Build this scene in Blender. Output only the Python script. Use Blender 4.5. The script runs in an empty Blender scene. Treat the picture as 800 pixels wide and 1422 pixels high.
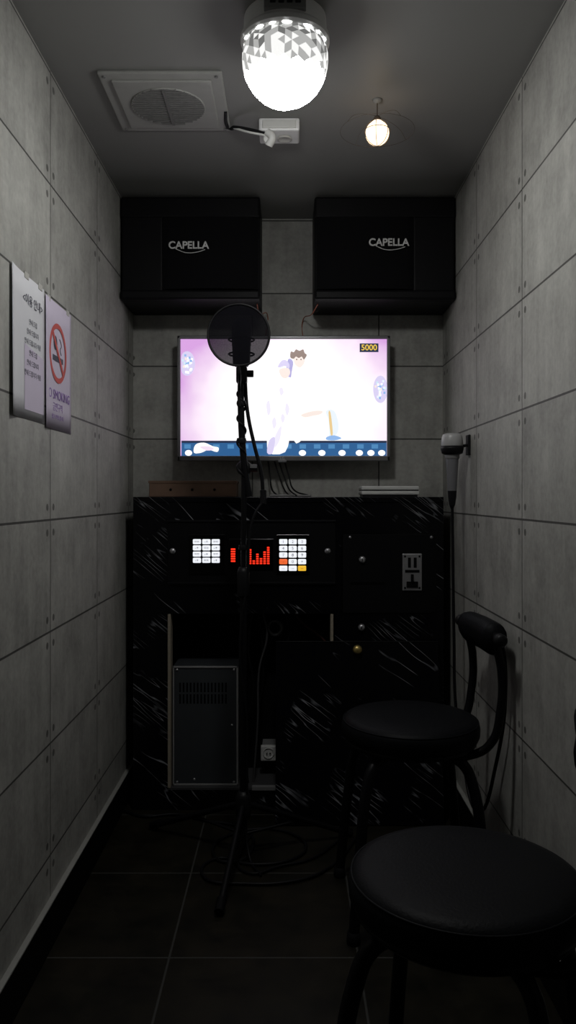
import bpy, bmesh, math, random
from mathutils import Vector, Matrix, Euler
random.seed(7)
scene=bpy.context.scene
F=1100.0; CZ=1.125; HW=0.60; DB=3.07; CEIL=CZ+1.0776
def X(px,D): return (px-400.0)*D/F
def Z(py,D): return CZ+(690.0-py)*D/F

# ---------------------------------------------------------------- materials
def nodes(m):
    m.use_nodes=True
    nt=m.node_tree
    return nt,nt.nodes,nt.links,nt.nodes['Principled BSDF']
def mat(name,col,rough=.5,metal=0.0,emis=None,es=0.0,var=.12,scale=25.0,bump=0.0,spec=.5,alpha=1.0):
    m=bpy.data.materials.new(name); nt,N,L,b=nodes(m)
    tc=N.new('ShaderNodeTexCoord'); no=N.new('ShaderNodeTexNoise')
    no.inputs['Scale'].default_value=scale; no.inputs['Detail'].default_value=4
    L.new(tc.outputs['Object'],no.inputs['Vector'])
    mx=N.new('ShaderNodeMix'); mx.data_type='RGBA'
    mx.inputs[6].default_value=(*[c*(1-var) for c in col],1)
    mx.inputs[7].default_value=(*[min(1,c*(1+var)) for c in col],1)
    L.new(no.outputs['Fac'],mx.inputs[0]); L.new(mx.outputs[2],b.inputs['Base Color'])
    b.inputs['Roughness'].default_value=rough; b.inputs['Metallic'].default_value=metal
    b.inputs['Specular IOR Level'].default_value=spec
    b.inputs['Alpha'].default_value=alpha
    if emis:
        b.inputs['Emission Color'].default_value=(*emis,1); b.inputs['Emission Strength'].default_value=es
    if bump>0:
        bp=N.new('ShaderNodeBump'); bp.inputs['Strength'].default_value=bump; bp.inputs['Distance'].default_value=.002
        L.new(no.outputs['Fac'],bp.inputs['Height']); L.new(bp.outputs['Normal'],b.inputs['Normal'])
    return m
def M(N,L,op,a,b=None,c=None):
    n=N.new('ShaderNodeMath'); n.operation=op
    for i,v in enumerate((a,b,c)):
        if v is None: continue
        if isinstance(v,(int,float)): n.inputs[i].default_value=v
        else: L.new(v,n.inputs[i])
    return n.outputs[0]
def concrete(name,axis,u0,base=(.335,.333,.31)):
    m=bpy.data.materials.new(name); nt,N,L,b=nodes(m)
    tc=N.new('ShaderNodeTexCoord'); sp=N.new('ShaderNodeSeparateXYZ'); L.new(tc.outputs['Object'],sp.inputs[0])
    TW,TH=.49,.282
    u=M(N,L,'DIVIDE',M(N,L,'SUBTRACT',sp.outputs[axis],u0),TW)
    v=M(N,L,'DIVIDE',M(N,L,'SUBTRACT',sp.outputs[2],CZ-.058),TH)
    fu=M(N,L,'FRACT',u); fv=M(N,L,'FRACT',v)
    a=M(N,L,'MULTIPLY',M(N,L,'MINIMUM',fu,M(N,L,'SUBTRACT',1.0,fu)),TW)
    c=M(N,L,'MULTIPLY',M(N,L,'MINIMUM',fv,M(N,L,'SUBTRACT',1.0,fv)),TH)
    line=M(N,L,'LESS_THAN',M(N,L,'MINIMUM',a,c),.0026)
    da=M(N,L,'SUBTRACT',a,.026); dc=M(N,L,'SUBTRACT',c,.032)
    r=M(N,L,'SQRT',M(N,L,'ADD',M(N,L,'MULTIPLY',da,da),M(N,L,'MULTIPLY',dc,dc)))
    dot=M(N,L,'LESS_THAN',r,.009)
    cb=N.new('ShaderNodeCombineXYZ'); L.new(M(N,L,'FLOOR',u),cb.inputs[0]); L.new(M(N,L,'FLOOR',v),cb.inputs[1])
    wn=N.new('ShaderNodeTexWhiteNoise'); L.new(cb.outputs[0],wn.inputs['Vector'])
    # shift the pattern per panel so each board has its own mottling
    off=N.new('ShaderNodeVectorMath'); off.operation='MULTIPLY_ADD'; L.new(wn.outputs['Color'],off.inputs[0]); off.inputs[1].default_value=(3,3,3); L.new(tc.outputs['Object'],off.inputs[2])
    n1=N.new('ShaderNodeTexNoise'); n1.inputs['Scale'].default_value=6; n1.inputs['Detail'].default_value=10; n1.inputs['Roughness'].default_value=.75
    n2=N.new('ShaderNodeTexNoise'); n2.inputs['Scale'].default_value=70; n2.inputs['Detail'].default_value=5
    L.new(off.outputs[0],n1.inputs['Vector']); L.new(tc.outputs['Object'],n2.inputs['Vector'])
    mp=N.new('ShaderNodeMapping'); mp.inputs['Scale'].default_value=(30,30,3); L.new(off.outputs[0],mp.inputs[0])
    n3=N.new('ShaderNodeTexNoise'); n3.inputs['Scale'].default_value=1; n3.inputs['Detail'].default_value=4; L.new(mp.outputs[0],n3.inputs['Vector'])
    t=M(N,L,'ADD',M(N,L,'MULTIPLY',n1.outputs['Fac'],1.35),M(N,L,'MULTIPLY',n2.outputs['Fac'],.4))
    t=M(N,L,'ADD',t,M(N,L,'MULTIPLY',n3.outputs['Fac'],.45))
    t=M(N,L,'ADD',t,M(N,L,'MULTIPLY',wn.outputs['Value'],.14))
    t=M(N,L,'SUBTRACT',t,.14)
    dark=M(N,L,'SUBTRACT',1.0,M(N,L,'ADD',M(N,L,'MULTIPLY',line,.8),M(N,L,'MULTIPLY',dot,.65)))
    dark=M(N,L,'MAXIMUM',dark,.15)
    t=M(N,L,'MULTIPLY',t,dark)
    vm=N.new('ShaderNodeVectorMath'); vm.operation='SCALE'; vm.inputs[0].default_value=base; L.new(t,vm.inputs[3])
    L.new(vm.outputs[0],b.inputs['Base Color']); b.inputs['Roughness'].default_value=.6
    b.inputs['Specular IOR Level'].default_value=.3
    bp=N.new('ShaderNodeBump'); bp.inputs['Strength'].default_value=.6; bp.inputs['Distance'].default_value=.003
    L.new(M(N,L,'ADD',dark,M(N,L,'MULTIPLY',n2.outputs['Fac'],.15)),bp.inputs['Height']); L.new(bp.outputs[0],b.inputs['Normal'])
    return m
def floor_mat():
    m=bpy.data.materials.new('dark_floor_tile'); nt,N,L,b=nodes(m)
    tc=N.new('ShaderNodeTexCoord'); sp=N.new('ShaderNodeSeparateXYZ'); L.new(tc.outputs['Object'],sp.inputs[0])
    def edge(s,o,w):
        f=M(N,L,'FRACT',M(N,L,'DIVIDE',M(N,L,'SUBTRACT',s,o),w))
        return M(N,L,'MULTIPLY',M(N,L,'MINIMUM',f,M(N,L,'SUBTRACT',1.0,f)),w)
    e=M(N,L,'MINIMUM',edge(sp.outputs[0],-.29,.462),edge(sp.outputs[1],1.934,.435))
    ln=M(N,L,'LESS_THAN',e,.0026)
    n1=N.new('ShaderNodeTexNoise'); n1.inputs['Scale'].default_value=7; n1.inputs['Detail'].default_value=9; n1.inputs['Roughness'].default_value=.7
    L.new(tc.outputs['Object'],n1.inputs['Vector'])
    cr=N.new('ShaderNodeValToRGB'); cr.color_ramp.elements[0].position=.35; cr.color_ramp.elements[0].color=(.004,.004,.0025,1)
    cr.color_ramp.elements[1].position=.7; cr.color_ramp.elements[1].color=(.018,.015,.009,1); L.new(n1.outputs['Fac'],cr.inputs[0])
    mx=N.new('ShaderNodeMix'); mx.data_type='RGBA'; L.new(ln,mx.inputs[0]); L.new(cr.outputs[0],mx.inputs[6]); mx.inputs[7].default_value=(.045,.045,.042,1)
    L.new(mx.outputs[2],b.inputs['Base Color'])
    b.inputs['Specular IOR Level'].default_value=.2
    L.new(M(N,L,'ADD',.34,M(N,L,'MULTIPLY',n1.outputs['Fac'],.25)),b.inputs['Roughness'])
    bp=N.new('ShaderNodeBump'); bp.inputs['Strength'].default_value=.4; bp.inputs['Distance'].default_value=.002
    L.new(M(N,L,'SUBTRACT',n1.outputs['Fac'],ln),bp.inputs['Height']); L.new(bp.outputs[0],b.inputs['Normal'])
    return m
def marble():
    m=bpy.data.materials.new('black_marble_laminate'); nt,N,L,b=nodes(m)
    tc=N.new('ShaderNodeTexCoord')
    def dot(v):
        n=N.new('ShaderNodeVectorMath'); n.operation='DOT_PRODUCT'; L.new(tc.outputs['Object'],n.inputs[0]); n.inputs[1].default_value=v; return n.outputs['Value']
    u=dot((.78,.2,-.62)); v=dot((.62,.2,.78))
    def veins(su,sv,wid,seed,mlo,dist,ms):
        cb=N.new('ShaderNodeCombineXYZ'); L.new(M(N,L,'MULTIPLY',u,su),cb.inputs[0]); L.new(M(N,L,'MULTIPLY',v,sv),cb.inputs[1]); cb.inputs[2].default_value=seed
        n=N.new('ShaderNodeTexNoise'); n.inputs['Scale'].default_value=1; n.inputs['Detail'].default_value=1.5; n.inputs['Distortion'].default_value=dist; L.new(cb.outputs[0],n.inputs['Vector'])
        d=M(N,L,'ABSOLUTE',M(N,L,'SUBTRACT',n.outputs['Fac'],.5))
        l=M(N,L,'MAXIMUM',M(N,L,'SUBTRACT',1.0,M(N,L,'DIVIDE',d,wid)),0.0)
        k=N.new('ShaderNodeTexNoise'); k.inputs['Scale'].default_value=ms; k.inputs['Detail'].default_value=3
        mp=N.new('ShaderNodeMapping'); mp.inputs['Location'].default_value=(seed,seed*2,seed); L.new(tc.outputs['Object'],mp.inputs[0]); L.new(mp.outputs[0],k.inputs['Vector'])
        mk=M(N,L,'MULTIPLY',M(N,L,'SUBTRACT',k.outputs['Fac'],mlo),9.0); mk=M(N,L,'MINIMUM',M(N,L,'MAXIMUM',mk,0.0),1.0)
        return M(N,L,'MULTIPLY',l,mk)
    s=M(N,L,'MAXIMUM',veins(2.5,17,.011,1.3,.53,.1,5),M(N,L,'MULTIPLY',veins(4,44,.02,5.1,.55,.05,5.5),.75))
    mx=N.new('ShaderNodeMix'); mx.data_type='RGBA'; L.new(s,mx.inputs[0]); mx.inputs[6].default_value=(.003,.003,.004,1); mx.inputs[7].default_value=(.36,.37,.40,1)
    L.new(mx.outputs[2],b.inputs['Base Color']); b.inputs['Roughness'].default_value=.25; b.inputs['Specular IOR Level'].default_value=.2
    return m
def screen_mat(cx,cz):
    m=bpy.data.materials.new('lit_screen'); nt,N,L,b=nodes(m)
    tc=N.new('ShaderNodeTexCoord'); sp=N.new('ShaderNodeSeparateXYZ'); L.new(tc.outputs['Object'],sp.inputs[0])
    dx=M(N,L,'DIVIDE',M(N,L,'SUBTRACT',sp.outputs[0],cx+.05),.48); dz=M(N,L,'DIVIDE',M(N,L,'SUBTRACT',sp.outputs[2],cz-.06),.40)
    r=M(N,L,'SQRT',M(N,L,'ADD',M(N,L,'MULTIPLY',dx,dx),M(N,L,'MULTIPLY',dz,dz)))
    n=N.new('ShaderNodeTexNoise'); n.inputs['Scale'].default_value=9; n.inputs['Detail'].default_value=2; L.new(tc.outputs['Object'],n.inputs['Vector'])
    r=M(N,L,'ADD',r,M(N,L,'MULTIPLY',M(N,L,'SUBTRACT',n.outputs['Fac'],.5),.25))
    cr=N.new('ShaderNodeValToRGB'); e=cr.color_ramp.elements
    e[0].position=.5; e[0].color=(.98,.965,.96,1); e[1].position=1.05; e[1].color=(.62,.33,.68,1)
    x=e.new(.75); x.color=(.90,.78,.88,1); L.new(r,cr.inputs[0])
    b.inputs['Base Color'].default_value=(.01,.01,.01,1); b.inputs['Roughness'].default_value=.25
    L.new(cr.outputs[0],b.inputs['Emission Color']); b.inputs['Emission Strength'].default_value=1.15
    return m

m_black=mat('black_plastic',(.008,.008,.009),.45,spec=.22)
m_blackm=mat('black_matte',(.0035,.0035,.0042),.7,spec=.12)
m_tube=mat('black_painted_steel',(.004,.004,.005),.4,.0,spec=.18)
m_leather=mat('black_vinyl_leather',(.0045,.005,.0062),.52,var=.3,scale=180,bump=.35,spec=.10)
m_cloth=mat('speaker_cloth',(.0035,.0035,.0045),.8,var=.4,scale=400,bump=.6,spec=.12)
m_vinyl=mat('speaker_vinyl',(.005,.005,.006),.5,var=.2,scale=90,bump=.2,spec=.14)
m_white=mat('white_plastic',(.62,.62,.6),.45)
m_cream=mat('ivory_plastic',(.5,.49,.46),.5)
m_grey=mat('grey_plastic',(.2,.2,.2),.5)
m_dgrey=mat('dark_grey_plastic',(.05,.05,.052),.5)
m_silver=mat('brushed_silver',(.5,.5,.52),.35,.8,scale=60)
m_bezel=mat('tv_bezel_grey',(.20,.20,.21),.35,.4)
m_brass=mat('brass',(.55,.42,.15),.35,.8)
m_wood=mat('brown_wood',(.17,.10,.065),.6,var=.35,scale=14)
m_chip=mat('chipboard_edge',(.30,.26,.20),.8,var=.3,scale=120)
m_paper=mat('paper_white',(.66,.66,.69),.8,var=.04,spec=.2)
m_pink=mat('paper_reflection_tint',(.60,.54,.66),.8,var=.04,spec=.2)  # pinkish reflection on the papers, put into their colour
m_ink=mat('ink_dark',(.07,.07,.1),.8)
m_purple=mat('ink_purple',(.30,.18,.48),.8)
m_red=mat('ink_red',(.55,.10,.09),.8)
m_pc=mat('grey_metal_case',(.045,.05,.056),.5,.2,scale=40)
m_pcr=mat('light_metal_rim',(.30,.30,.30),.45,.2,scale=40)
m_ledr=mat('led_red',(.1,0,0),.5,emis=(1,.03,.01),es=1.5)
m_btn=mat('lit_button',(.7,.7,.7),.4,emis=(.9,.93,1),es=.9)
m_btno=mat('lit_button_orange',(.6,.1,.03),.4,emis=(1,.16,.04),es=.8)
m_btny=mat('lit_button_yellow',(.6,.4,.03),.4,emis=(1,.55,.04),es=.8)
m_marble=marble()
m_ceil=mat('painted_ceiling',(.24,.24,.232),.5,var=.05,scale=6,spec=.4)
m_base=mat('black_baseboard',(.003,.003,.003),.5,spec=.12)
m_trim=mat('pale_trim',(.30,.30,.28),.6)
m_cable=mat('black_cable_rubber',(.004,.004,.005),.5,spec=.2)
m_orange=mat('orange_wire',(.3,.08,.04),.5)
m_silgrey=mat('mic_grey',(.16,.16,.17),.4,.1)

# ---------------------------------------------------------------- builders
CUR=None
def grp(name,loc=(0,0,0)):
    global CUR
    e=bpy.data.objects.new(name,None); e.location=loc; e.empty_display_size=.05
    scene.collection.objects.link(e); CUR=e; return e
def top():
    global CUR; CUR=None
def add(name,me,mt=None,smooth=False):
    o=bpy.data.objects.new(name,me); scene.collection.objects.link(o)
    if mt: me.materials.append(mt)
    if smooth:
        for p in me.polygons: p.use_smooth=True
    if CUR:
        o.parent=CUR; o.matrix_parent_inverse=Matrix.Translation(-Vector(CUR.location))
    return o
def frombm(name,bm,mt,smooth=False):
    me=bpy.data.meshes.new(name); bm.normal_update(); bm.to_mesh(me); bm.free(); return add(name,me,mt,smooth)
def box(name,x0,x1,y0,y1,z0,z1,mt,bev=0.0,seg=2):
    bm=bmesh.new(); bmesh.ops.create_cube(bm,size=1)
    for v in bm.verts:
        v.co=Vector(((x0+x1)/2+v.co.x*(x1-x0),(y0+y1)/2+v.co.y*(y1-y0),(z0+z1)/2+v.co.z*(z1-z0)))
    if bev>0: bmesh.ops.bevel(bm,geom=bm.edges[:],offset=bev,segments=seg,affect='EDGES',profile=.5)
    return frombm(name,bm,mt)
def orient(o,loc,direction):
    q=Vector(direction).normalized().to_track_quat('Z','Y').to_matrix().to_4x4()
    o.data.transform(Matrix.Translation(Vector(loc))@q)
def lathe(name,prof,mt,loc=(0,0,0),axis=(0,0,1),seg=48,smooth=True):
    bm=bmesh.new(); rings=[]
    for r,z in prof:
        if r<1e-6: rings.append([bm.verts.new((0,0,z))])
        else: rings.append([bm.verts.new((r*math.cos(2*math.pi*i/seg),r*math.sin(2*math.pi*i/seg),z)) for i in range(seg)])
    for a,b in zip(rings,rings[1:]):
        for i in range(seg):
            j=(i+1)%seg
            if len(a)==1 and len(b)==1: continue
            if len(a)==1: bm.faces.new((a[0],b[i],b[j]))
            elif len(b)==1: bm.faces.new((a[i],a[j],b[0]))
            else: bm.faces.new((a[i],a[j],b[j],b[i]))
    bmesh.ops.recalc_face_normals(bm,faces=bm.faces[:])
    o=frombm(name,bm,mt,smooth); orient(o,loc,axis); return o
def cyl(name,p0,p1,r,mt,seg=24,bev=.15):
    p0=Vector(p0);p1=Vector(p1);h=(p1-p0).length;b=min(r*bev,h*.3)
    return lathe(name,[(0,0),(r-b,0),(r,b),(r,h-b),(r-b,h),(0,h)],mt,p0,p1-p0,seg,smooth=False)
def tube(name,pts,r,mt,smoothing=True,res=8,cyclic=False):
    cu=bpy.data.curves.new(name,'CURVE'); cu.dimensions='3D'; cu.bevel_depth=r; cu.bevel_resolution=4; cu.use_fill_caps=True
    if smoothing:
        s=cu.splines.new('BEZIER'); s.bezier_points.add(len(pts)-1)
        for bp,p in zip(s.bezier_points,pts): bp.co=p; bp.handle_left_type=bp.handle_right_type='AUTO'
    else:
        s=cu.splines.new('POLY'); s.points.add(len(pts)-1)
        for bp,p in zip(s.points,pts): bp.co=(*p,1)
    s.resolution_u=res; s.use_cyclic_u=cyclic
    o=bpy.data.objects.new(name,cu); scene.collection.objects.link(o)
    dg=bpy.context.evaluated_depsgraph_get(); me=bpy.data.meshes.new_from_object(o.evaluated_get(dg)); bpy.data.objects.remove(o)
    me.materials.clear(); return add(name,me,mt,True)
def text(name,s,size,loc,mt,rot=(math.pi/2,0,0),ext=.0008,align='CENTER',off=0.0,sx=1.0):
    cu=bpy.data.curves.new(name,'FONT'); cu.body=s; cu.size=size; cu.extrude=ext; cu.align_x=align; cu.align_y='CENTER'; cu.offset=off
    o=bpy.data.objects.new(name,cu); scene.collection.objects.link(o)
    dg=bpy.context.evaluated_depsgraph_get(); me=bpy.data.meshes.new_from_object(o.evaluated_get(dg)); bpy.data.objects.remove(o)
    me.transform(Matrix.Translation(Vector(loc))@Euler(rot).to_matrix().to_4x4()@Matrix.Diagonal((sx,1,1,1))); me.materials.clear()
    return add(name,me,mt)
def poly(name,pts,mt,thick=None):
    bm=bmesh.new(); f=bm.faces.new([bm.verts.new(p) for p in pts])
    bmesh.ops.triangulate(bm,faces=[f]); return frombm(name,bm,mt)

# ---------------------------------------------------------------- room
top()
NY=-.45
box('floor',-HW-.05,HW+.05,NY,DB+.05,-.05,0,floor_mat())
box('ceiling',-HW-.05,HW+.05,NY,DB+.05,CEIL,CEIL+.05,m_ceil)
box('wall_left',-HW-.05,-HW,NY,DB+.05,0,CEIL,concrete('concrete_panel_left',1,2.0))
box('wall_right',HW,HW+.05,NY,DB+.05,0,CEIL,concrete('concrete_panel_right',1,2.03))
box('wall_back',-HW,HW,DB,DB+.05,0,CEIL,concrete('concrete_panel_back',0,-.138))
for s,n in((-1,'left'),(1,'right')):
    grp('baseboard_'+n,(s*HW,1.3,0))
    a,b=sorted((s*HW,s*(HW-.012))); box('board',a,b,NY,DB,0,.112,m_base,.002)
    a,b=sorted((s*HW,s*(HW-.014))); box('trim_strip',a,b,NY,DB,.112,.117,m_trim,.001)

# ---------------------------------------------------------------- disco lamp
LX=X(396,1.78); LD=1.78
grp('disco_ball_ceiling_lamp',(LX,LD,CEIL))
lathe('mount_base',[(0,0),(.088,0),(.092,-.004),(.094,-.04),(.1,-.048),(.1,-.058),(.094,-.062),(0,-.062)],mat('lamp_housing',(.7,.7,.7),.4),(LX,LD,CEIL-.0005),seg=64,smooth=False)
box('display_panel',LX-.045,LX+.045,LD-.0965,LD-.07,CEIL-.038,CEIL-.008,m_grey,.002)
for i in range(4): box('panel_button',LX-.032+i*.018,LX-.02+i*.018,LD-.099,LD-.09,CEIL-.027,CEIL-.019,m_black,.001)
m_l_hot=mat('dome_lit_core',(.9,.9,.9),.3,emis=(1,1,.985),es=72)
m_l_mid=mat('dome_lit_facet',(.8,.8,.8),.2,emis=(1,1,.98),es=34)
m_l_sof=mat('dome_soft_facet',(.8,.8,.8),.2,emis=(1,1,.98),es=.95)
m_l_dim=mat('dome_facet_dim',(.5,.52,.5),.1,.3,emis=(1,1,.98),es=.42)
m_l_drk=mat('dome_facet_dark',(.2,.21,.2),.1,.5,emis=(1,1,.98),es=.16)
m_l_edge=mat('dome_facet_edge',(.6,.6,.6),.3,emis=(1,1,1),es=.8)
ib=bmesh.new(); bmesh.ops.create_icosphere(ib,subdivisions=3,radius=1)
db=bmesh.new(); ib.faces.ensure_lookup_table()
fc={f.index:db.verts.new(f.calc_center_median().normalized()) for f in ib.faces}
for v in ib.verts:
    if v.co.z>.45: continue
    n=v.co.normalized(); t=n.orthogonal().normalized(); b2=n.cross(t)
    fs=sorted(v.link_faces,key=lambda f:math.atan2((f.calc_center_median()-v.co).dot(b2),(f.calc_center_median()-v.co).dot(t)))
    try: db.faces.new([fc[f.index] for f in fs])
    except Exception: pass
ib.free()
for v in [v for v in db.verts if not v.link_faces]: db.verts.remove(v)
inner=list(db.faces)
bmesh.ops.inset_individual(db,faces=inner,thickness=.016,depth=.014)
# sub-facets: each hexagon is cut like a shallow crystal
iset=list(inner); small=[]
for f in iset:
    c=f.calc_center_median().copy(); cz0=c.z
    if cz0<-.42: small.append((f,cz0)); continue
    res=bmesh.ops.poke(db,faces=[f]); 
    for v in res['verts']: v.co=v.co*1.02
    for q in res['faces']: small.append((q,cz0))
ss={f:c for f,c in small}
me=bpy.data.meshes.new('faceted_dome')
for f in db.faces:
    c=f.calc_center_median()
    if f in ss:
        z0=ss[f]
        if z0<-.55: f.material_index=0
        elif z0<-.42: f.material_index=1
        elif z0<-.2: f.material_index=random.choice([5,5,5,5,2])
        elif z0<.02: f.material_index=random.choice([5,2,2,2,3])
        else: f.material_index=random.choice([2,2,3,3,3,5])
    else: f.material_index=0 if c.z<-.6 else (1 if c.z<-.45 else 4)
for v in db.verts: v.co=Vector((LX+v.co.x*.097,LD+v.co.y*.097,CEIL-.095+v.co.z*(.105 if v.co.z<0 else .08)))
db.normal_update(); db.to_mesh(me); db.free()
for q in(m_l_hot,m_l_mid,m_l_dim,m_l_drk,m_l_edge,m_l_sof): me.materials.append(q)
add('faceted_dome',me)

# ---------------------------------------------------------------- ceiling vent
VX,VD=-.325,2.155
grp('ceiling_vent',(VX,VD,CEIL))
m_vent=mat('vent_plastic',(.34,.34,.325),.5); m_vd=mat('vent_dark',(.10,.10,.10),.8); m_sl=mat('vent_slat',(.16,.16,.155),.5)
box('frame',VX-.158,VX+.158,VD-.158,VD+.158,CEIL-.010,CEIL,m_vent,.004)
box('raised_panel',VX-.128,VX+.128,VD-.128,VD+.128,CEIL-.016,CEIL-.009,m_vent,.003)
RG=.098
cyl('grille_recess',(VX,VD,CEIL-.0172),(VX,VD,CEIL-.0150),RG,m_vd,48)
for i in range(-8,9):
    y=i*.0115; w=math.sqrt(max(RG*RG-y*y,0))
    if w>.01: box('slat',VX-w,VX+w,VD+y-.0032,VD+y+.0032,CEIL-.0205,CEIL-.016,m_sl,.001,1)
box('slat_rib',VX-.004,VX+.004,VD-RG,VD+RG,CEIL-.0215,CEIL-.016,m_sl)
tube('grille_ring',[(VX+RG*math.cos(a*math.pi/12),VD+RG*math.sin(a*math.pi/12),CEIL-.017) for a in range(24)],.0022,m_vent,cyclic=True)
for sx in(-1,1):
    for sy in(-1,1): cyl('screw',(VX+sx*.143,VD+sy*.143,CEIL-.013),(VX+sx*.143,VD+sy*.143,CEIL-.009),.005,m_grey,12)

# ---------------------------------------------------------------- ceiling socket box + plug
SD=2.30; SX=X(388,SD)
grp('ceiling_socket_box',(SX,SD,CEIL))
box('body',SX-.058,SX+.058,SD-.05,SD+.04,CEIL-.036,CEIL,mat('bright_white_plastic',(.8,.8,.8),.4),.005)
box('face_plate',SX-.048,SX+.048,SD-.054,SD-.048,CEIL-.031,CEIL-.008,m_white,.002)
lathe('bottom_socket',[(0,0),(.02,0),(.022,-.004),(.018,-.006),(.015,-.003),(0,-.003)],m_cream,(SX+.015,SD,CEIL-.036))
tube('plug_body',[(SX-.035,SD-.06,CEIL-.045),(SX-.02,SD-.06,CEIL-.06),(SX-.03,SD-.05,CEIL-.08)],.011,m_white)
cyl('plug_head',(SX-.03,SD-.055,CEIL-.062),(SX-.03,SD-.01,CEIL-.040),.015,m_white)
tube('plug_cord',[(SX-.04,SD-.06,CEIL-.05),(SX-.08,SD-.05,CEIL-.035),(SX-.13,SD-.03,CEIL-.018),(SX-.142,SD+.0,CEIL-.008),(VX+.15,VD+.12,CEIL-.012),(VX+.152,VD+.04,CEIL-.01)],.0045,m_black)
tube('ground_wire',[(SX-.04,SD-.06,CEIL-.055),(SX-.09,SD-.055,CEIL-.043),(SX-.13,SD-.03,CEIL-.02)],.003,m_white)
# ---------------------------------------------------------------- caged lamp reflected in the front glass, modelled as a hanging pendant
PD=2.15; PX=X(524,PD); PZ=Z(185,PD)
grp('caged_pendant_reflection',(PX,PD,CEIL))
m_cage=mat('thin_cage_wire',(.07,.05,.035),.5)
lathe('canopy',[(0,0),(.014,0),(.012,-.005),(.004,-.01),(0,-.01)],m_ceil,(PX,PD,CEIL))
cyl('stem',(PX,PD,CEIL-.008),(PX,PD,PZ+.045),.0016,m_cage,10)
lathe('reflected_lamp_holder',[(0,.046),(.006,.046),(.010,.040),(.011,.028),(0,.028)],m_cage,(PX,PD,PZ))
lathe('reflected_bulb',[(0,-.032)]+[(.032*math.cos(math.radians(a)),.032*math.sin(math.radians(a))) for a in range(-75,60,15)]+[(.012,.032),(0,.034)],mat('warm_bulb_reflection',(.9,.8,.6),.4,emis=(1,.74,.48),es=2.2),(PX,PD,PZ))  # glowing shape stands in for the reflection; no lamp hangs here
for k in range(4):
    a=k*math.pi/2+.55; c,s=math.cos(a),math.sin(a)
    tube('cage_wire',[(PX,PD,PZ+.046),(PX+.04*c,PD+.04*s,PZ+.042),(PX+.08*c,PD+.08*s,PZ+.028),(PX+.1*c,PD+.1*s,PZ+.006)],.0005,m_cage)
tube('cage_ring',[(PX+.1*math.cos(a*math.pi/8),PD+.1*math.sin(a*math.pi/8),PZ+.006) for a in range(16)],.0005,m_cage,cyclic=True)
for k in range(3):
    a=k*math.pi/3+.3
    tube('bulb_guard',[(PX+.035*math.cos(a)*math.cos(t),PD+.035*math.sin(a)*math.cos(t),PZ+.035*math.sin(t)) for t in [math.radians(x) for x in range(0,360,30)]],.0008,m_cage,cyclic=True)
tube('bulb_guard_ring',[(PX+.0355*math.cos(a*math.pi/6),PD+.0355*math.sin(a*math.pi/6),PZ+.006) for a in range(12)],.0008,m_cage,cyclic=True)

# ---------------------------------------------------------------- speakers
m_logo=mat('logo_chrome',(.7,.7,.7),.4,.1)
def speaker(x0,x1,outer,lx,ly):
    D=2.81; zt=Z(272,D); zb=Z(416,D)
    grp('karaoke_speaker',((x0+x1)/2,2.93,zb))
    box('cabinet',x0,x1,D+.02,DB-.012,zb,zt,m_vinyl,.006)
    box('mount_plate',x0+.1,x1-.1,DB-.013,DB,zb+.08,zt-.08,m_black)
    o=.15
    gx0,gx1=(x0+o,x1-.006) if outer<0 else (x0+.006,x1-o)
    ox0,ox1=(x0+.004,x0+o) if outer<0 else (x1-o,x1-.004)
    box('baffle_top_rail',x0,x1,D+.004,D+.03,zt-.075,zt,m_vinyl,.008)
    box('baffle_bottom_rail',x0,x1,D-.002,D+.03,zb,zb+.035,m_vinyl,.008)
    box('outer_baffle',ox0,ox1,D+.006,D+.03,zb+.03,zt-.07,m_vinyl,.006)
    bm=bmesh.new(); n=16; zs=(zb+.037,zt-.077); vs=[]
    for i in range(n+1):
        t=i/n; x=gx0+(gx1-gx0)*t; y=D+.006-.018*math.sin(math.pi*t)**.6
        vs.append([bm.verts.new((x,y,zs[0])),bm.verts.new((x,y,zs[1])),bm.verts.new((x,D+.025,zs[0])),bm.verts.new((x,D+.025,zs[1]))])
    for a,b in zip(vs,vs[1:]):
        bm.faces.new((a[0],b[0],b[1],a[1])); bm.faces.new((a[1],b[1],b[3],a[3])); bm.faces.new((a[2],b[2],b[0],a[0]))
    frombm('bowed_grille',bm,m_cloth)
    X0=X(lx,D-.015); Z0=Z(ly,D-.015)
    text('logo_letters','CAPELLA',.036,(X0,D-.0155,Z0),m_logo,ext=.002,off=.0008,sx=.98)
    tube('logo_swoosh',[(X0-.045,D-.015,Z0-.012),(X0-.01,D-.0155,Z0-.025),(X0+.03,D-.0155,Z0-.023),(X0+.058,D-.014,Z0-.014)],.0014,m_logo)
    return zb
speaker(-HW+.004,X(361,2.81),-1,262,341)
zb=speaker(X(437,2.81),HW-.004,1,540,337)
grp('speaker_wire',(X(366,3.03),3.03,Z(430,3.03)))
tube('lead',[(-.112,2.86,zb-.004),(-.106,2.95,zb-.02),(X(372,3.06),3.064,Z(440,3.06)),(X(368,3.06),3.064,Z(470,3.06))],.002,m_orange)
grp('speaker_wire',(X(430,3.03),3.03,Z(430,3.03)))
tube('lead',[(.108,2.86,zb-.004),(.088,2.95,zb-.02),(X(420,3.06),3.064,Z(448,3.06)),(X(421,3.06),3.064,Z(472,3.06))],.002,m_orange)

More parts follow.
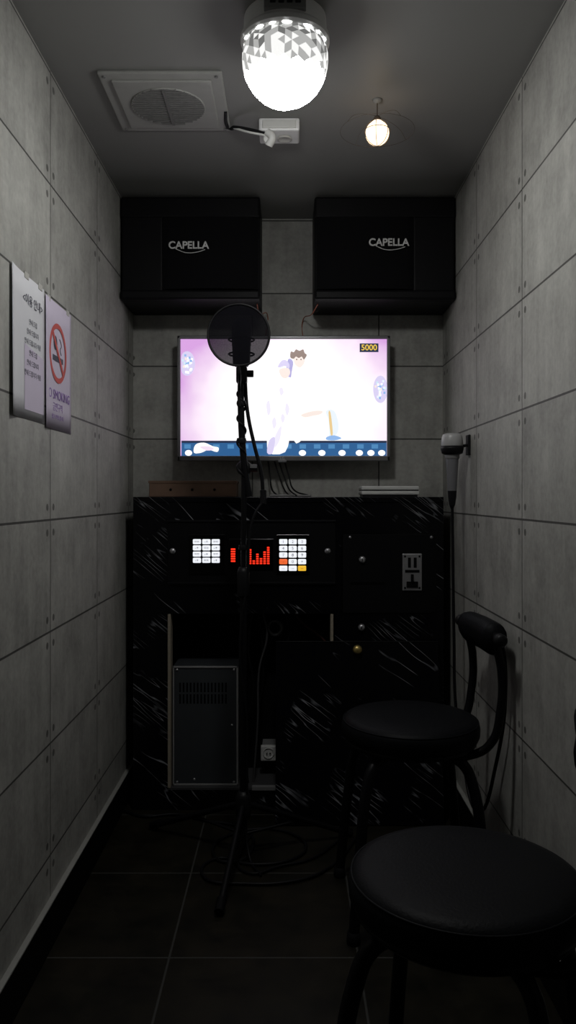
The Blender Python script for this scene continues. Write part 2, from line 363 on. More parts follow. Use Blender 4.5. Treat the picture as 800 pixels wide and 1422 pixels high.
# ---------------------------------------------------------------- TV
TD=2.965
tx0,tx1,tz0,tz1=X(246,TD),X(542,TD),Z(640,TD),Z(466,TD)
grp('wall_television',((tx0+tx1)/2,3.0,tz0))
box('back_housing',tx0+.01,tx1-.01,TD+.012,TD+.045,tz0+.01,tz1-.01,m_black,.008)
box('wall_bracket',-.18,.16,TD+.04,DB,tz0+.12,tz1-.1,m_black,.003)
bw=.012
box('bezel_top',tx0,tx1,TD,TD+.03,tz1-bw,tz1,m_bezel,.003)
box('bezel_bottom',tx0,tx1,TD,TD+.03,tz0,tz0+.019,m_bezel,.003)
box('bezel_side_a',tx0,tx0+bw,TD,TD+.03,tz0,tz1,m_bezel,.003)
box('bezel_side_b',tx1-bw,tx1,TD,TD+.03,tz0,tz1,m_bezel,.003)
box('sensor_tab',X(386,TD),X(398,TD),TD-.001,TD+.02,tz0-.006,tz0+.004,m_bezel,.002)
text('maker_label','LG',.014,(X(392,TD),TD-.001,tz0+.009),m_white,ext=.0003)
SY=TD+.008
box('screen',tx0+bw,tx1-bw,SY,SY+.005,tz0+.019,tz1-bw,screen_mat((tx0+tx1)/2,(tz0+tz1)/2))
_k=[0]
def smat(name,c,s=1.0): return mat('picture_'+name,(.01,.01,.01),.3,emis=c,es=s,var=.1)
def spoly(name,pts,m):
    _k[0]+=1; y=SY-.00015*_k[0]-.0002
    out=[]; n=len(pts)
    for i in range(n):
        p0,p1,p2,p3=[Vector(pts[(i+j-1)%n]) for j in range(4)]
        for t in(0,.33,.66):
            out.append(.5*((2*p1)+(-p0+p2)*t+(2*p0-5*p1+4*p2-p3)*t*t+(-p0+3*p1-3*p2+p3)*t**3))
    poly(name,[(X(p.x,SY),y,Z(p.y,SY)) for p in out],m)
def srect(name,a,b,c,d,m):
    _k[0]+=1; y=SY-.00015*_k[0]-.0002
    poly(name,[(X(p,SY),y,Z(q,SY)) for p,q in((a,b),(c,b),(c,d),(a,d))],m)
def scirc(name,cx,cy,rx,ry,m):
    _k[0]+=1; y=SY-.00015*_k[0]-.0002
    poly(name,[(X(cx+rx*math.cos(t*math.pi/12),SY),y,Z(cy+ry*math.sin(t*math.pi/12),SY)) for t in range(24)],m)
s_blue=smat('stage_blue',(.03,.12,.30),1.0); s_dk=smat('dark',(.02,.03,.07)); s_wh=smat('white',(1,1,1),1.15); s_lav=smat('lavender',(.72,.66,.92))
s_glow=smat('warm_glow',(1,.97,.93),1.1); s_lcy=smat('light_cyan',(.85,.93,1)); s_mid=smat('stage_teal',(.08,.25,.5))
s_cyan=smat('pale_cyan',(.65,.85,.95)); s_hair=smat('brown_hair',(.28,.2,.17)); s_skin=smat('skin',(.98,.84,.78)); s_peach=smat('peach',(.97,.84,.78)); s_sky=smat('sky_blue',(.30,.50,.85)); s_yel=smat('yellow',(.9,.6,.08)); s_pk=smat('pink',(.92,.76,.92)); s_pur=smat('jacket_purple',(.45,.42,.75)); s_gold=smat('gold',(.85,.62,.3)); s_pale=smat('pale_lilac',(.90,.86,1))
srect('picture_stage',252,614,537,633,s_blue)
srect('picture_stage_edge',252,612,537,615,s_dk)
for i in range(14):
    xx=256+i*20; srect('picture_stage_panel',xx,617,xx+9,623,s_mid)
for cx in(420,447,475,499,515,530,262): scirc('picture_stage_light',cx,629,5,4,s_wh)
for (bx,by,rx,ry,xmin,xmax) in((260,505,11,17,252,400),(528,541,10,19,400,537)):
    spoly('picture_mirror_ball',[(min(xmax,max(xmin,bx+rx*math.cos(a*math.pi/6))),by+ry*math.sin(a*math.pi/6)) for a in range(12)],s_lav)
    for i in range(26):
        a=random.uniform(0,6.28); q=random.uniform(.1,.78)
        px=bx+rx*q*math.cos(a); py=by+ry*q*math.sin(a)
        if xmin+2<px<xmax-2: srect('picture_mirror_tile',px-1.4,py-1.6,px+1.4,py+1.6,random.choice([s_cyan,s_wh,s_sky,s_wh,s_peach,s_lcy]))
spoly('picture_dancer_body',[(405,508),(424,506),(432,520),(436,548),(446,570),(462,590),(470,606),(460,612),(448,604),(432,585),(420,610),(408,612),(404,560),(398,530)],s_glow)
spoly('picture_dancer_jacket',[(400,500),(407,503),(405,518),(402,536),(397,524)],s_pur)
spoly('picture_dancer_arm',[(396,520),(393,540),(398,553),(403,548),(402,530)],s_peach)
spoly('picture_dancer_trousers',[(452,572),(464,571),(470,590),(467,604),(457,606),(459,590)],s_lcy)
spoly('picture_dancer_trim',[(456,574),(459,574),(462,602),(459,604)],s_gold)
spoly('picture_dancer_face',[(408,497),(421,495),(423,503),(417,511),(410,507)],s_skin)
spoly('picture_dancer_hair',[(403,495),(404,489),(408,490),(411,486),(416,488),(421,486),(423,491),(426,494),(422,500),(419,496),(415,498),(411,496),(408,499),(404,498)],s_hair)
scirc('picture_dancer_eye',412,500,1,1,s_hair); scirc('picture_dancer_eye',418,500,1,1,s_hair)
spoly('picture_singer_dress',[(382,530),(400,524),(410,532),(414,560),(410,585),(404,600),(396,628),(372,628),(374,600),(366,570),(372,545)],s_wh)
for pts in ([(398,560),(402,568),(399,578),(396,570)],[(386,598),(391,592),(389,610),(382,622),(381,610)],[(370,562),(374,557),(376,572),(372,577)],[(388,541),(392,539),(394,546),(390,550)],[(378,585),(382,580),(384,590),(380,596)],[(392,575),(396,580),(393,588),(390,582)]):
    spoly('picture_singer_fold',pts,s_pale)
spoly('picture_singer_leg',[(374,612),(382,608),(379,629),(371,629)],s_lav)
spoly('picture_singer_face',[(388,514),(400,512),(403,519),(398,526),(391,524)],s_skin)
spoly('picture_singer_hat',[(386,510),(391,502),(397,501),(402,507),(401,513),(396,509),(389,511)],s_lav)
spoly('picture_left_shoe',[(272,618),(284,615),(296,620),(304,622),(302,628),(290,625),(280,629),(270,629)],s_wh)
spoly('picture_left_shoe_shade',[(278,621),(290,620),(298,624),(288,626)],s_pk)
spoly('picture_foot',[(454,607),(464,605),(474,609),(464,612),(453,611)],s_sky)
spoly('picture_ornament',[(418,577),(428,573),(440,571),(448,572),(444,576),(434,578),(424,580)],s_peach)
srect('picture_score_box',499,478,525,490,s_dk)
_k[0]+=1
text('picture_score','5000',.030,(X(512,SY),SY-.00015*_k[0]-.0006,Z(484,SY)),s_yel,ext=.0001,off=.0004)

# ---------------------------------------------------------------- karaoke cabinet
CD=2.845
def cx(p): return X(p,CD)
def czz(p): return Z(p,CD)
grp('karaoke_machine_cabinet',(0,CD,0))
xl,xr=cx(185),cx(616)
t=.018
box('top_board',xl,xr,CD-.004,DB-.004,CZ-.02,CZ,m_marble,.002)
box('front_upper_board',xl,xr,CD,CD+t,czz(852),CZ-.02,m_marble)
box('front_left_board',xl,cx(233),CD,CD+t,0,czz(852),m_marble)
box('front_right_board',cx(465),xr,CD,CD+t,0,czz(852),m_marble)
box('front_bottom_rail',cx(233),cx(465),CD,CD+t,0,czz(1097),m_marble)
box('side_a',xl,xl+.018,CD+t,DB-.006,0,CZ-.02,m_marble)
box('side_b',xr-.018,xr,CD+t,DB-.006,0,CZ-.02,m_marble)
box('rear_board',xl+.018,xr-.018,DB-.016,DB-.006,0,CZ-.02,m_blackm)
box('bay_shelf',cx(225),cx(480),CD+t,DB-.016,czz(850),czz(845),m_blackm)
box('bay_floor',cx(233),cx(465),CD+.001,DB-.016,czz(1097),czz(1094),m_dgrey)
box('bay_floor_strip',cx(350),cx(383),CD-.001,CD+.02,czz(1097.5),czz(1093),m_grey)
box('raw_edge_a',cx(233),cx(237),CD-.002,CD+.05,czz(1094),czz(853),m_chip,.001)
box('raw_edge_b',cx(459),cx(463),CD-.002,CD+.05,czz(893),czz(853),m_chip,.001)
box('control_panel',cx(233),cx(466),CD-.006,CD+.002,czz(811),czz(722),m_blackm,.002)
box('control_panel_rim_top',cx(233),cx(466),CD-.010,CD,czz(725),czz(722),m_vinyl,.001)
box('control_panel_rim_bottom',cx(233),cx(466),CD-.010,CD,czz(811),czz(808),m_vinyl,.001)
m_gl=mat('glossy_black',(.002,.002,.002),.2,spec=.3)
box('keypad_window_a',cx(262),cx(313),CD-.009,CD,czz(798),czz(742),m_gl,.002)
box('display_window',cx(318),cx(380),CD-.009,CD,czz(792),czz(748),m_gl,.002)
box('keypad_window_b',cx(384),cx(430),CD-.009,CD,czz(798),czz(742),m_gl,.002)
for px in(240,455): lathe('panel_screw',[(0,.006),(.006,.005),(.010,.002),(.011,0),(0,0)],m_silver,(cx(px),CD-.006,czz(765)),(0,-1,0),20)
def key(px,py,w,h,m,s=None):
    box('key',cx(px-w/2),cx(px+w/2),CD-.014,CD-.008,czz(py+h/2),czz(py-h/2),m,.003)
    if s: text('key_mark',s,.015,(cx(px),CD-.0143,czz(py)),m_ink,ext=.0002)
for r in range(4):
    for c in range(3): key(274+c*13,752+r*8.6,11.2,7.0,m_btn,'-+' if (r+c)%2 else '==')
lab=['1','2','3','4','5','6','7','8','9','-','0','+','','','']
for r in range(5):
    for c in range(3):
        mm=m_btn
        if r==3 and c==0: mm=m_btno
        if r==4 and c==2: mm=m_btny
        key(393.5+c*13,752+r*9.2,11.2,7.2,mm,lab[r*3+c] or '--')
for i,h in enumerate([7,2,5,3,6,8]):
    for k in range(h):
        box('led_segment',cx(346+i*5),cx(349.3+i*5),CD-.0105,CD-.008,czz(783-k*3.1),czz(781-k*3.1),m_ledr)
for k in range(6): box('led_segment',cx(321),cx(327),CD-.0105,CD-.008,czz(780-k*3.3),czz(777.9-k*3.3),m_ledr)
box('coin_door',cx(476),cx(604),CD-.004,CD+.002,czz(851),czz(742),m_blackm,.002)
box('coin_door_gap',cx(474),cx(606),CD-.0015,CD+.002,czz(853),czz(740),m_gl)
for p in((486,746),(599,746)): lathe('door_screw',[(0,.004),(.004,.003),(.006,0),(0,0)],m_silver,(cx(p[0]),CD-.004,czz(p[1])),(0,-1,0),16)
for p in((503,777),(502,871)):
    lathe('lock_barrel',[(0,.012),(.008,.012),(.012,.008),(.013,0),(0,0)],m_silver,(cx(p[0]),CD-.003,czz(p[1])),(0,-1,0),24)
    box('lock_slot',cx(p[0])-.0012,cx(p[0])+.0012,CD-.0158,CD-.0145,czz(p[1])-.005,czz(p[1])+.005,m_blackm)
box('coin_slot_trace',cx(487),cx(535),CD-.0045,CD-.003,czz(812),czz(808),m_gl)
box('coin_plate',cx(558.5),cx(585.5),CD-.010,CD-.003,czz(820),czz(768.5),m_silver,.003)
box('coin_insert_a',cx(566),cx(570),CD-.012,CD-.009,czz(788),czz(774),m_blackm)
box('coin_insert_b',cx(574),cx(578),CD-.012,CD-.009,czz(788),czz(774),m_blackm)
box('coin_label',cx(562),cx(582),CD-.0108,CD-.009,czz(795),czz(791),m_blackm)
box('coin_lever',cx(570),cx(573.5),CD-.02,CD-.009,czz(808),czz(797),m_blackm,.001)
box('coin_return',cx(564),cx(580),CD-.014,CD-.009,czz(816),czz(807),m_blackm,.002)
for px in(562,582):
    for py in(772.5,816): lathe('plate_screw',[(0,.003),(.003,.002),(.004,0),(0,0)],m_blackm,(cx(px),CD-.010,czz(py)),(0,-1,0),12)

# machine inside bay
grp('computer_tower',(cx(285),2.9,czz(1094)))
PY=2.868; qa,qb=X(240,PY),X(331,PY); qz0,qz1=czz(1094)+.001,Z(925,PY)
box('case',qa,qb,PY,DB-.03,qz0,qz1,m_pc,.004)
box('rim_top',qa,qb,PY-.004,PY+.01,qz1-.006,qz1,m_pcr,.001); box('rim_a',qa,qa+.005,PY-.004,PY+.01,qz0,qz1,m_pcr,.001); box('rim_b',qb-.007,qb,PY-.004,PY+.01,qz0,qz1,m_pcr,.001); box('rim_bottom',qa,qb,PY-.004,PY+.01,qz0,qz0+.006,m_pcr,.001)
for r in range(2):
    for i in range(14):
        xx=X(249+i*4.9,PY); zz=Z(948+r*16,PY)
        box('vent_slot',xx,xx+.006,PY-.0012,PY+.002,zz-.034,zz,m_blackm)
for p in((246,930),(325,930),(246,1086),(325,1086),(270,1082),(322,1007)): lathe('case_screw',[(0,.003),(.004,.002),(.005,0),(0,0)],m_silver,(X(p[0],PY),PY-.001,Z(p[1],PY)),(0,-1,0),12)
grp('power_outlet',(X(373,2.95),2.95,Z(1046,2.95)))
oy=2.95; box('plate',X(362,oy),X(384,oy),oy,oy+.02,Z(1057,oy),Z(1036,oy),m_white,.004); box('wall_box',X(364,oy),X(382,oy),oy+.02,DB-.016,Z(1055,oy),Z(1038,oy),m_grey)
lathe('socket_face',[(.021,0),(.019,.003),(.017,-.003),(0,-.003)],m_white,(X(373,oy),oy-.001,Z(1046,oy)),(0,-1,0),32)
for dx in(-.006,.006): cyl('pin_hole',(X(373,oy)+dx,oy-.005,Z(1046,oy)),(X(373,oy)+dx,oy+.004,Z(1046,oy)),.0025,m_blackm,10)
grp('cable_bundle',(cx(380),2.93,czz(950)))
paths=[[(350,853),(345,900),(352,960),(338,1020),(345,1090)],[(366,853),(371,880),(360,930),(358,1000),(352,1088)],[(395,853),(402,880),(396,905),(400,960),(396,1085)],
 [(410,853),(425,870),(440,880),(452,893),(450,960)],[(360,853),(366,930),(358,1000),(352,1085)]]
m_brn=mat('brown_cable',(.05,.015,.01),.5)
for i,p in enumerate(paths):
    tube('cable',[(X(a,2.90+.008*i),2.90+.008*i+.006*math.sin(j),Z(b,2.90+.008*i)) for j,(a,b) in enumerate(p)],.004,[m_cable,m_dgrey,m_cable,m_brn,m_cable][i])
lathe('coil_ring',[(.028,0),(.032,.005),(.028,.01),(.022,.01),(.018,.005),(.022,0),(.028,0)],m_dgrey,(X(382,2.93),2.93,Z(872,2.93)),(0,-1,.2),24)
# leaning access door
grp('cabinet_access_door',(.26,2.75,0))
def door():
    bm=bmesh.new(); w0,w1=-.043,.535; yb,yt=2.705,2.828; zt=Z(892,2.822); th=.018
    d=Vector((0,yt-yb,zt)).normalized(); n=Vector((0,-d.z,d.y))
    vs=[]
    for yy,zz in((yb,0.0),(yt,zt)):
        for xx in(w0,w1):
            for k in(0,-th): vs.append(bm.verts.new(Vector((xx,yy,zz))+n*(k+0)))
    bmesh.ops.convex_hull(bm,input=vs); mn=min(v.co.z for v in bm.verts)
    for v in bm.verts: v.co.z-=mn
    frombm('door_panel',bm,m_marble)
    return d,n
dd,dn=door()
zc=Z(902,2.82); lp=Vector((X(496,2.82),2.828-.012,zc))
lathe('brass_lock',[(0,.014),(.010,.014),(.016,.008),(.017,0),(0,0)],m_brass,lp+dn*.006,dn,24)
tube('edge_band',[(-.043,2.826,Z(892,2.822)+.002),(.535,2.826,Z(892,2.822)+.002)],.0015,m_black,False)

# things on the cabinet
grp('wooden_box',(X(267,2.93),2.93,CZ))
D=2.90; box('case',X(207,D),X(328,D),D,D+.13,CZ,Z(668,D),m_wood,.003); box('lid_lip',X(206,D),X(329,D),D-.002,D+.132,Z(671,D),Z(667.5,D),m_wood,.001)
for px in(237,267,298): lathe('stud',[(0,.003),(.004,.002),(.005,0),(0,0)],m_blackm,(X(px,D),D,Z(680,D)),(0,-1,0),12)
grp('white_router_box',(X(542,2.93),2.93,CZ))
box('foot_tray',X(504,D),X(580,D),D,D+.12,CZ,Z(687,D),m_black,.001); box('lower_shell',X(502,D),X(582,D),D-.003,D+.125,Z(687,D),Z(681.5,D),m_white,.004); box('seam',X(503,D),X(581,D),D-.001,D+.123,Z(682,D),Z(680,D),m_black); box('upper_shell',X(502,D),X(582,D),D-.003,D+.125,Z(680.5,D),Z(675,D),m_white,.004)
grp('television_cables',(X(395,2.98),2.98,CZ))
for a,b,c,s in((380,395,402,0),(386,402,412,.01),(394,408,430,.02),(372,378,386,.03)):
    tube('cable',[(X(a,3.0),3.0,Z(636,3.0)),(X((a+b)/2,2.99),2.99+s*.3,Z(660,2.99)),(X(b,2.97),2.97,Z(680,2.97)),(X(c,2.94),2.94,CZ+.004)],.003,m_cable)
tube('loose_cable',[(X(375,2.93),2.93,CZ+.004),(X(395,2.91),2.91,CZ+.005),(X(415,2.95),2.95,CZ+.004),(X(432,2.92),2.92,CZ+.004)],.004,m_grey)

# ---------------------------------------------------------------- posters (left wall)
wy=lambda px:F*HW/(400-px)
def sheet(name,y0,y1,z0,z1,m,curl=.012,off=.002):
    bm=bmesh.new(); n=12; mrows=6; g=[]
    for j in range(mrows+1):
        row=[]
        for i in range(n+1):
            u=i/n; v=j/mrows
            c=curl*((max(0,.35-u)/.35)**2)*(1-.3*v)
            row.append(bm.verts.new((-HW+off+c,y0+(y1-y0)*u,z0+(z1-z0)*v)))
        g.append(row)
    for j in range(mrows):
        for i in range(n): bm.faces.new((g[j][i],g[j][i+1],g[j+1][i+1],g[j+1][i]))
    o=frombm(name,bm,m,True); md=o.modifiers.new('s','SOLIDIFY'); md.thickness=.0005; md.offset=0
    return o
R90=(math.pi/2,0,math.pi/2)
grp('notice_sheet',(-HW,wy(34),Z(480,1.8)))
sheet('paper',1.705,1.948,CZ+.178,CZ+.508,m_paper,.008,.0004)
def wt(s,size,y,zr,m,off=.0018,a='CENTER'): text('print',s,size,(-HW+off,y,CZ+zr),m,rot=R90,ext=.0001,align=a)
wt('<이용 안내>',.028,1.86,.452,m_ink)
for i in range(6): wt('안내 드립니다 이용 시간 '[:5+i%3*3],.015,1.86,.405-i*.024,m_ink)
for q in(0,1): box('tape_%d'%(q+1),-HW,-HW+.0018,1.80+q*.1,1.83+q*.1,CZ+.500,CZ+.514,m_cream)
poly('lower_reflection_tint',[(-HW+.0014,1.80,CZ+.20),(-HW+.0014,1.94,CZ+.20),(-HW+.0014,1.94,CZ+.335),(-HW+.0014,1.80,CZ+.35)],m_pink)  # patch of reflected pink painted over the lower sheet
grp('no_smoking_poster',(-HW,wy(80),Z(500,2.05)))
p0,p1=1.950,2.185
sheet('paper',p0,p1,CZ+.172,CZ+.50,m_pink,.004,.001)  # whole sheet tinted for the pink reflection on its lower part
for q in(0,1): box('tape_%d'%(q+1),-HW,-HW+.0022,p0+.02+q*.17,p0+.045+q*.17,CZ+.492,CZ+.506,m_cream)
yc=(p0+p1)/2-.008; zc=CZ+.372; rr=.077; PO=-HW+.0016
def flat_ring(name,r0,r1,m,x):
    bm=bmesh.new(); A=[];B=[]
    for i in range(48):
        a=i*math.pi/24; A.append(bm.verts.new((x,yc+r0*math.cos(a),zc+r0*math.sin(a)))); B.append(bm.verts.new((x,yc+r1*math.cos(a),zc+r1*math.sin(a))))
    for i in range(48): bm.faces.new((A[i],A[(i+1)%48],B[(i+1)%48],B[i]))
    frombm(name,bm,m)
box('cigarette_icon',PO,PO+.0006,yc-.045,yc+.03,zc-.022,zc-.008,m_ink); box('cigarette_ember_icon',PO,PO+.0006,yc+.034,yc+.045,zc-.022,zc-.008,m_ink)
tube('smoke_icon',[(PO,yc+.03,zc),(PO,yc+.02,zc+.012),(PO,yc+.03,zc+.025),(PO,yc+.015,zc+.04)],.0012,m_ink)
poly('head_icon',[(PO+.0004,yc-.022+.016*math.cos(a*.524),zc+.024+.019*math.sin(a*.524)) for a in range(12)],m_ink)
flat_ring('prohibition_ring',rr-.013,rr,m_red,PO+.0010)
poly('prohibition_bar',[(PO+.0012,yc-.052,zc+.046),(PO+.0012,yc-.043,zc+.055),(PO+.0012,yc+.052,zc-.046),(PO+.0012,yc+.043,zc-.055)],m_red)
text('print','NO SMOKING',.034,(PO+.001,yc,CZ+.262),m_purple,rot=R90,ext=.0001)
wt('금연구역',.024,yc,.230,m_purple)
wt('협조 부탁드립니다',.014,yc,.205,m_purple)

# ---------------------------------------------------------------- mic stand
MX,MD=X(338,2.48),2.48
grp('microphone_stand',(MX,MD,0))
hub=.16
tube('pole_lower',[(MX,MD,.05),(MX,MD,.86)],.011,m_tube,False)
tube('pole_upper',[(MX,MD,.80),(MX+.002,MD,Z(640,MD))],.0085,m_tube,False)
lathe('height_clutch',[(0,-.05),(.014,-.05),(.019,-.04),(.019,.03),(.014,.045),(0,.045)],m_black,(MX,MD,.86),seg=20)
lathe('tripod_hub',[(0,-.04),(.02,-.04),(.024,-.02),(.024,.025),(.016,.045),(0,.045)],m_black,(MX,MD,hub),seg=20)
feet=[(X(303,2.10),2.12),(X(212,2.70),2.68),(X(487,2.64),2.62)]
for fx,fy in feet:
    d=Vector((fx-MX,fy-MD,0)).normalized()
    tube('tripod_leg',[Vector((MX,MD,hub))+d*.02,(fx*.96+MX*.04,fy*.96+MD*.04,.018)],.0095,m_tube,False)
    tube('leg_brace',[Vector((MX,MD,.07))+d*.01,((fx+MX)/2,(fy+MD)/2,.083)],.005,m_tube,False)
    tube('rubber_foot',[(fx*.9+MX*.1,fy*.9+MD*.1,.03),(fx,fy,.0135)],.0135,m_blackm,False)
zj=Z(650,MD)
lathe('boom_swivel',[(0,-.022),(.02,-.022),(.024,-.015),(.024,.015),(.02,.022),(0,.022)],m_black,(MX+.002,MD+.018,zj),(0,-1,0),24)
cyl('swivel_knob',(MX+.02,MD,zj),(MX+.045,MD,zj),.012,m_black,8)
tube('boom_arm',[(MX+.018,MD,Z(690,MD)),(MX+.004,MD,zj),(MX-.008,MD,Z(560,MD)),(MX-.006,MD,Z(505,MD))],.0105,m_tube)
tube('wrapped_lead',[(MX-.006+.013*math.cos(i*1.3),MD+.013*math.sin(i*1.3),Z(530+i*7,MD)) for i in range(20)],.0038,m_cable)
box('clip_block',MX-.022,MX+.012,MD-.015,MD+.018,Z(532,MD),Z(510,MD),m_black,.004)
cyl('clip_knob',(MX+.012,MD,Z(519,MD)),(MX+.032,MD,Z(519,MD)),.011,m_black,8)
tube('mic_lead',[(MX+.004,MD+.01,Z(520,MD)),(MX+.012,MD+.012,Z(570,MD)),(MX+.035,MD+.012,Z(620,MD)),(MX+.055,MD+.01,Z(655,MD)),(MX+.062,MD+.01,Z(688,MD))],.006,m_cable)
cyl('xlr_plug',(MX+.062,MD+.01,Z(680,MD)),(MX+.062,MD+.01,Z(700,MD)),.010,m_black,16)
tube('pole_lead',[(MX+.062,MD+.01,Z(695,MD)),(MX+.03,MD-.004,Z(720,MD)),(MX+.014,MD-.012,Z(800,MD)),(MX-.01,MD-.014,Z(900,MD)),(MX+.012,MD-.014,Z(1000,MD)),(MX+.012,MD-.012,Z(1080,MD)),(MX+.02,MD-.04,.02),(MX+.06,MD-.14,.006)],.004,m_cable)
for zz in(560,612,760): lathe('cable_tie',[(.014,-.008),(.016,0),(.014,.008)],m_black,(MX+(-.006 if zz<640 else 0),MD,Z(zz,MD)),seg=16)
mz=Z(472,MD)
lathe('mic_body',[(0,-.085),(.02,-.084),(.027,-.075),(.029,-.02),(.030,-.018),(.031,.03),(.028,.05),(.018,.064),(0,.068)],mat('mic_shell',(.02,.02,.04),.4,.3),(MX-.006,MD,mz),seg=32)
for zz in(-.045,.0): lathe('shock_ring',[(.04,-.003),(.043,0),(.04,.003),(.037,0),(.04,-.003)],m_black,(MX-.006,MD,mz+zz),seg=32)
PFD=2.39; pfx,pfz=X(331.5,PFD),Z(465,PFD); pr=.0925
tube('pop_filter_hoop',[(pfx+pr*math.cos(a*math.pi/16),PFD,pfz+pr*math.sin(a*math.pi/16)) for a in range(32)],.0036,m_black,cyclic=True)
mm=bpy.data.materials.new('nylon_mesh'); nt,N,L,b=nodes(mm)
b.inputs['Base Color'].default_value=(.005,.0048,.007,1); b.inputs['Roughness'].default_value=.8; b.inputs['Specular IOR Level'].default_value=.06
wv=N.new('ShaderNodeTexNoise'); wv.inputs['Scale'].default_value=300; tr=N.new('ShaderNodeBsdfTransparent'); ms=N.new('ShaderNodeMixShader')
tc=N.new('ShaderNodeTexCoord'); L.new(tc.outputs['Object'],wv.inputs['Vector'])
L.new(M(N,L,'ADD',.87,M(N,L,'MULTIPLY',wv.outputs['Fac'],.12)),ms.inputs[0]); L.new(tr.outputs[0],ms.inputs[1]); L.new(b.outputs[0],ms.inputs[2]); L.new(ms.outputs[0],N['Material Output'].inputs[0])
poly('pop_filter_mesh',[(pfx+pr*math.cos(a*math.pi/24),PFD,pfz+pr*math.sin(a*math.pi/24)) for a in range(48)],mm)
tube('gooseneck',[(pfx,PFD,pfz-pr),(pfx+.002,PFD+.01,pfz-pr-.03),(MX-.012,MD-.02,Z(540,MD)),(MX-.010,MD-.012,Z(565,MD))],.005,m_black)

# floor cables
def fl(px,py): 
    D=F*CZ/(py-690); return ((px-400)*D/F,D,.006)
grp('floor_cable',(0,2.4,0))
tube('loop_a',[fl(172,1128),fl(200,1136),fl(245,1133),fl(285,1142),fl(330,1150),fl(352,1175),fl(318,1200),fl(296,1180),fl(330,1158),fl(372,1152)],.005,m_cable)
tube('loop_b',[fl(372,1152),fl(405,1160),fl(425,1178),fl(405,1196),fl(350,1203),fl(300,1195),fl(285,1222),fl(340,1230),fl(410,1226),fl(450,1212),fl(500,1160)],.0045,m_cable)
tube('loop_c',[fl(350,1160),fl(335,1185),fl(345,1215),fl(390,1205),fl(430,1196),fl(470,1170)],.004,m_cable)

# ---------------------------------------------------------------- wall microphone
WD=2.62; wx=X(628,WD); 
grp('wall_mounted_microphone',(HW,WD,Z(620,WD)))
box('bracket_plate',HW-.008,HW,WD-.02,WD+.02,Z(632,WD),Z(604,WD),m_black,.002)
tube('bracket_arm',[(HW-.006,WD,Z(618,WD)),(wx+.03,WD,Z(620,WD))],.005,m_black,False)
m_clear=mat('frosted_cover',(.42,.42,.42),.3,spec=.6)
lathe('holder_cup',[(.020,-.022),(.034,-.016),(.038,.0),(.037,.008),(.033,.004),(.028,-.012),(.018,-.018)],m_black,(wx,WD,Z(623,WD)),seg=32)
lathe('mic_grille_head',[(0,.044),(.022,.043),(.031,.039),(.034,.030),(.036,.006),(.030,-.008),(.022,-.02),(0,-.02)],m_clear,(wx,WD,Z(620,WD)),seg=32)
lathe('mic_collar',[(.0225,0),(.024,-.003),(.024,-.012),(.0225,-.015)],m_grey,(wx,WD,Z(631,WD)),seg=28)
lathe('mic_handle',[(.021,0),(.022,-.01),(.019,-.05),(.015,-.125),(.0145,-.13),(0,-.13)],m_silgrey,(wx,WD,Z(629,WD)),seg=28)
lathe('tail_connector',[(.0152,0),(.014,-.02),(.010,-.045),(.005,-.06),(0,-.06)],m_black,(wx,WD,Z(629,WD)-.125),seg=20)
tube('mic_cable',[(wx,WD,Z(690,WD)),(wx+.002,WD,Z(760,WD)),(wx+.006,WD,Z(880,WD)),(wx+.008,WD-.02,Z(980,WD)),(wx+.02,WD-.08,Z(1050,WD)),(HW-.03,WD-.2,Z(1090,WD)),(HW-.02,WD-.42,Z(1040,2.3)),(HW-.018,WD-.5,Z(930,2.15)),(HW-.02,WD-.46,Z(880,2.15))],.005,m_cable)

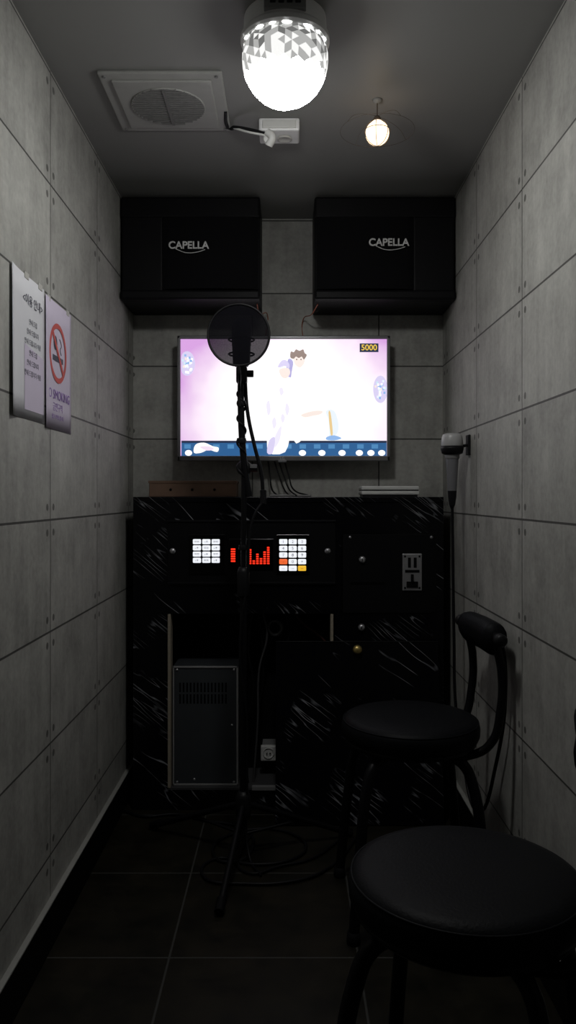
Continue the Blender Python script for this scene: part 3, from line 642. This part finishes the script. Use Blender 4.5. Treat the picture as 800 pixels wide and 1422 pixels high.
# ---------------------------------------------------------------- stools with low padded back
def stool(cx0,cy0,rot,legrot=45):
    e=grp('round_stool_chair',(cx0,cy0,0))
    S=.525; R=.188
    Rm=Matrix.Translation((cx0,cy0,0))@Matrix.Rotation(math.radians(rot),4,'Z')
    def W(x,y,z): return tuple(Rm@Vector((x,y,z)))
    lathe('seat_cushion',[(0,S+.004),(R*.5,S+.003),(R*.85,S),(R*.94,S-.005),(R*.985,S-.014),(R,S-.026),(R*.995,S-.045),(R*.97,S-.056),(R*.95,S-.058),(0,S-.058)],m_leather,(cx0,cy0,0),seg=72)
    tube('cushion_piping',[(cx0+R*.972*math.cos(a*math.pi/18),cy0+R*.972*math.sin(a*math.pi/18),S-.011) for a in range(36)],.0022,m_leather,cyclic=True)
    lathe('seat_pan',[(0,S-.058),(R*.93,S-.058),(R*.95,S-.066),(R*.9,S-.075),(0,S-.075)],m_tube,(cx0,cy0,0),seg=64)
    for k in range(4):
        a=math.radians(legrot+90*k); c,s=math.cos(a),math.sin(a)
        tube('leg_%d'%(k+1),[W(.03*c,.03*s,S-.085),(W(.12*c,.12*s,S-.085)),W(.168*c,.168*s,S-.10),W(.195*c,.195*s,S-.15),W(.22*c,.22*s,S-.28),W(.25*c,.25*s,.015)],.014,m_tube)
        lathe('foot_cap_%d'%(k+1),[(0,0),(.016,0),(.018,.006),(.016,.03),(0,.03)],m_blackm,W(.2505*c,.2505*s,0),seg=16)
    for s,n in((-1,'a'),(1,'b')):
        tube('back_post_'+n,[W(.02,s*.07,S-.083),W(.13,s*.10,S-.083),W(.185,s*.115,S-.05),W(.212,s*.12,S+.04),W(.215,s*.12,S+.14),W(.203,s*.12,S+.20),W(.197,s*.12,S+.225)],.0115,m_tube)
    tube('back_bar',[W(.195,-.165,S+.232),W(.205,0,S+.236),W(.195,.165,S+.232)],.014,m_tube)
    bm=bmesh.new(); rings=[]
    for i in range(13):
        y=-.125+.24*i/12; q=1-abs(i-6)/6; sc=.86+.14*min(1,q*5); ring=[]
        for j in range(20):
            a=2*math.pi*j/20; rx=.034*sc; rz=(.034 if math.sin(a)>0 else .056)*sc
            ring.append(bm.verts.new(W(.198+.006*q+rx*math.cos(a),y,S+.236+rz*math.sin(a))))
        rings.append(ring)
    for a,b in zip(rings,rings[1:]):
        for j in range(20): bm.faces.new((a[j],a[(j+1)%20],b[(j+1)%20],b[j]))
    bm.faces.new(rings[0]); bm.faces.new(rings[-1][::-1]); bmesh.ops.recalc_face_normals(bm,faces=bm.faces[:])
    frombm('back_pad',bm,m_leather,True)
    for s in(-1,1): lathe('bar_end_cap',[(0,.012),(.012,.011),(.017,.004),(.017,-.012),(0,-.012)],m_black,W(.195,s*.168,S+.232),tuple(Rm.to_3x3()@Vector((0,s,0))),seg=20)
stool(.336,2.178,5,legrot=42)
stool(.286,1.282,-20,legrot=40)

# ---------------------------------------------------------------- world + camera
w=bpy.data.worlds.new('world'); scene.world=w; w.use_nodes=True
w.node_tree.nodes['Background'].inputs[0].default_value=(.5,.55,.6,1); w.node_tree.nodes['Background'].inputs[1].default_value=.003
cam=bpy.data.cameras.new('camera'); co=bpy.data.objects.new('camera',cam); scene.collection.objects.link(co)
cam.sensor_fit='VERTICAL'; cam.sensor_height=36; cam.lens=F*36/1422; cam.shift_y=-21/1422; cam.clip_start=.02
co.location=(0,0,CZ); co.rotation_euler=(math.pi/2,0,0); scene.camera=co
scene.view_settings.view_transform='Standard'; scene.view_settings.look='None'
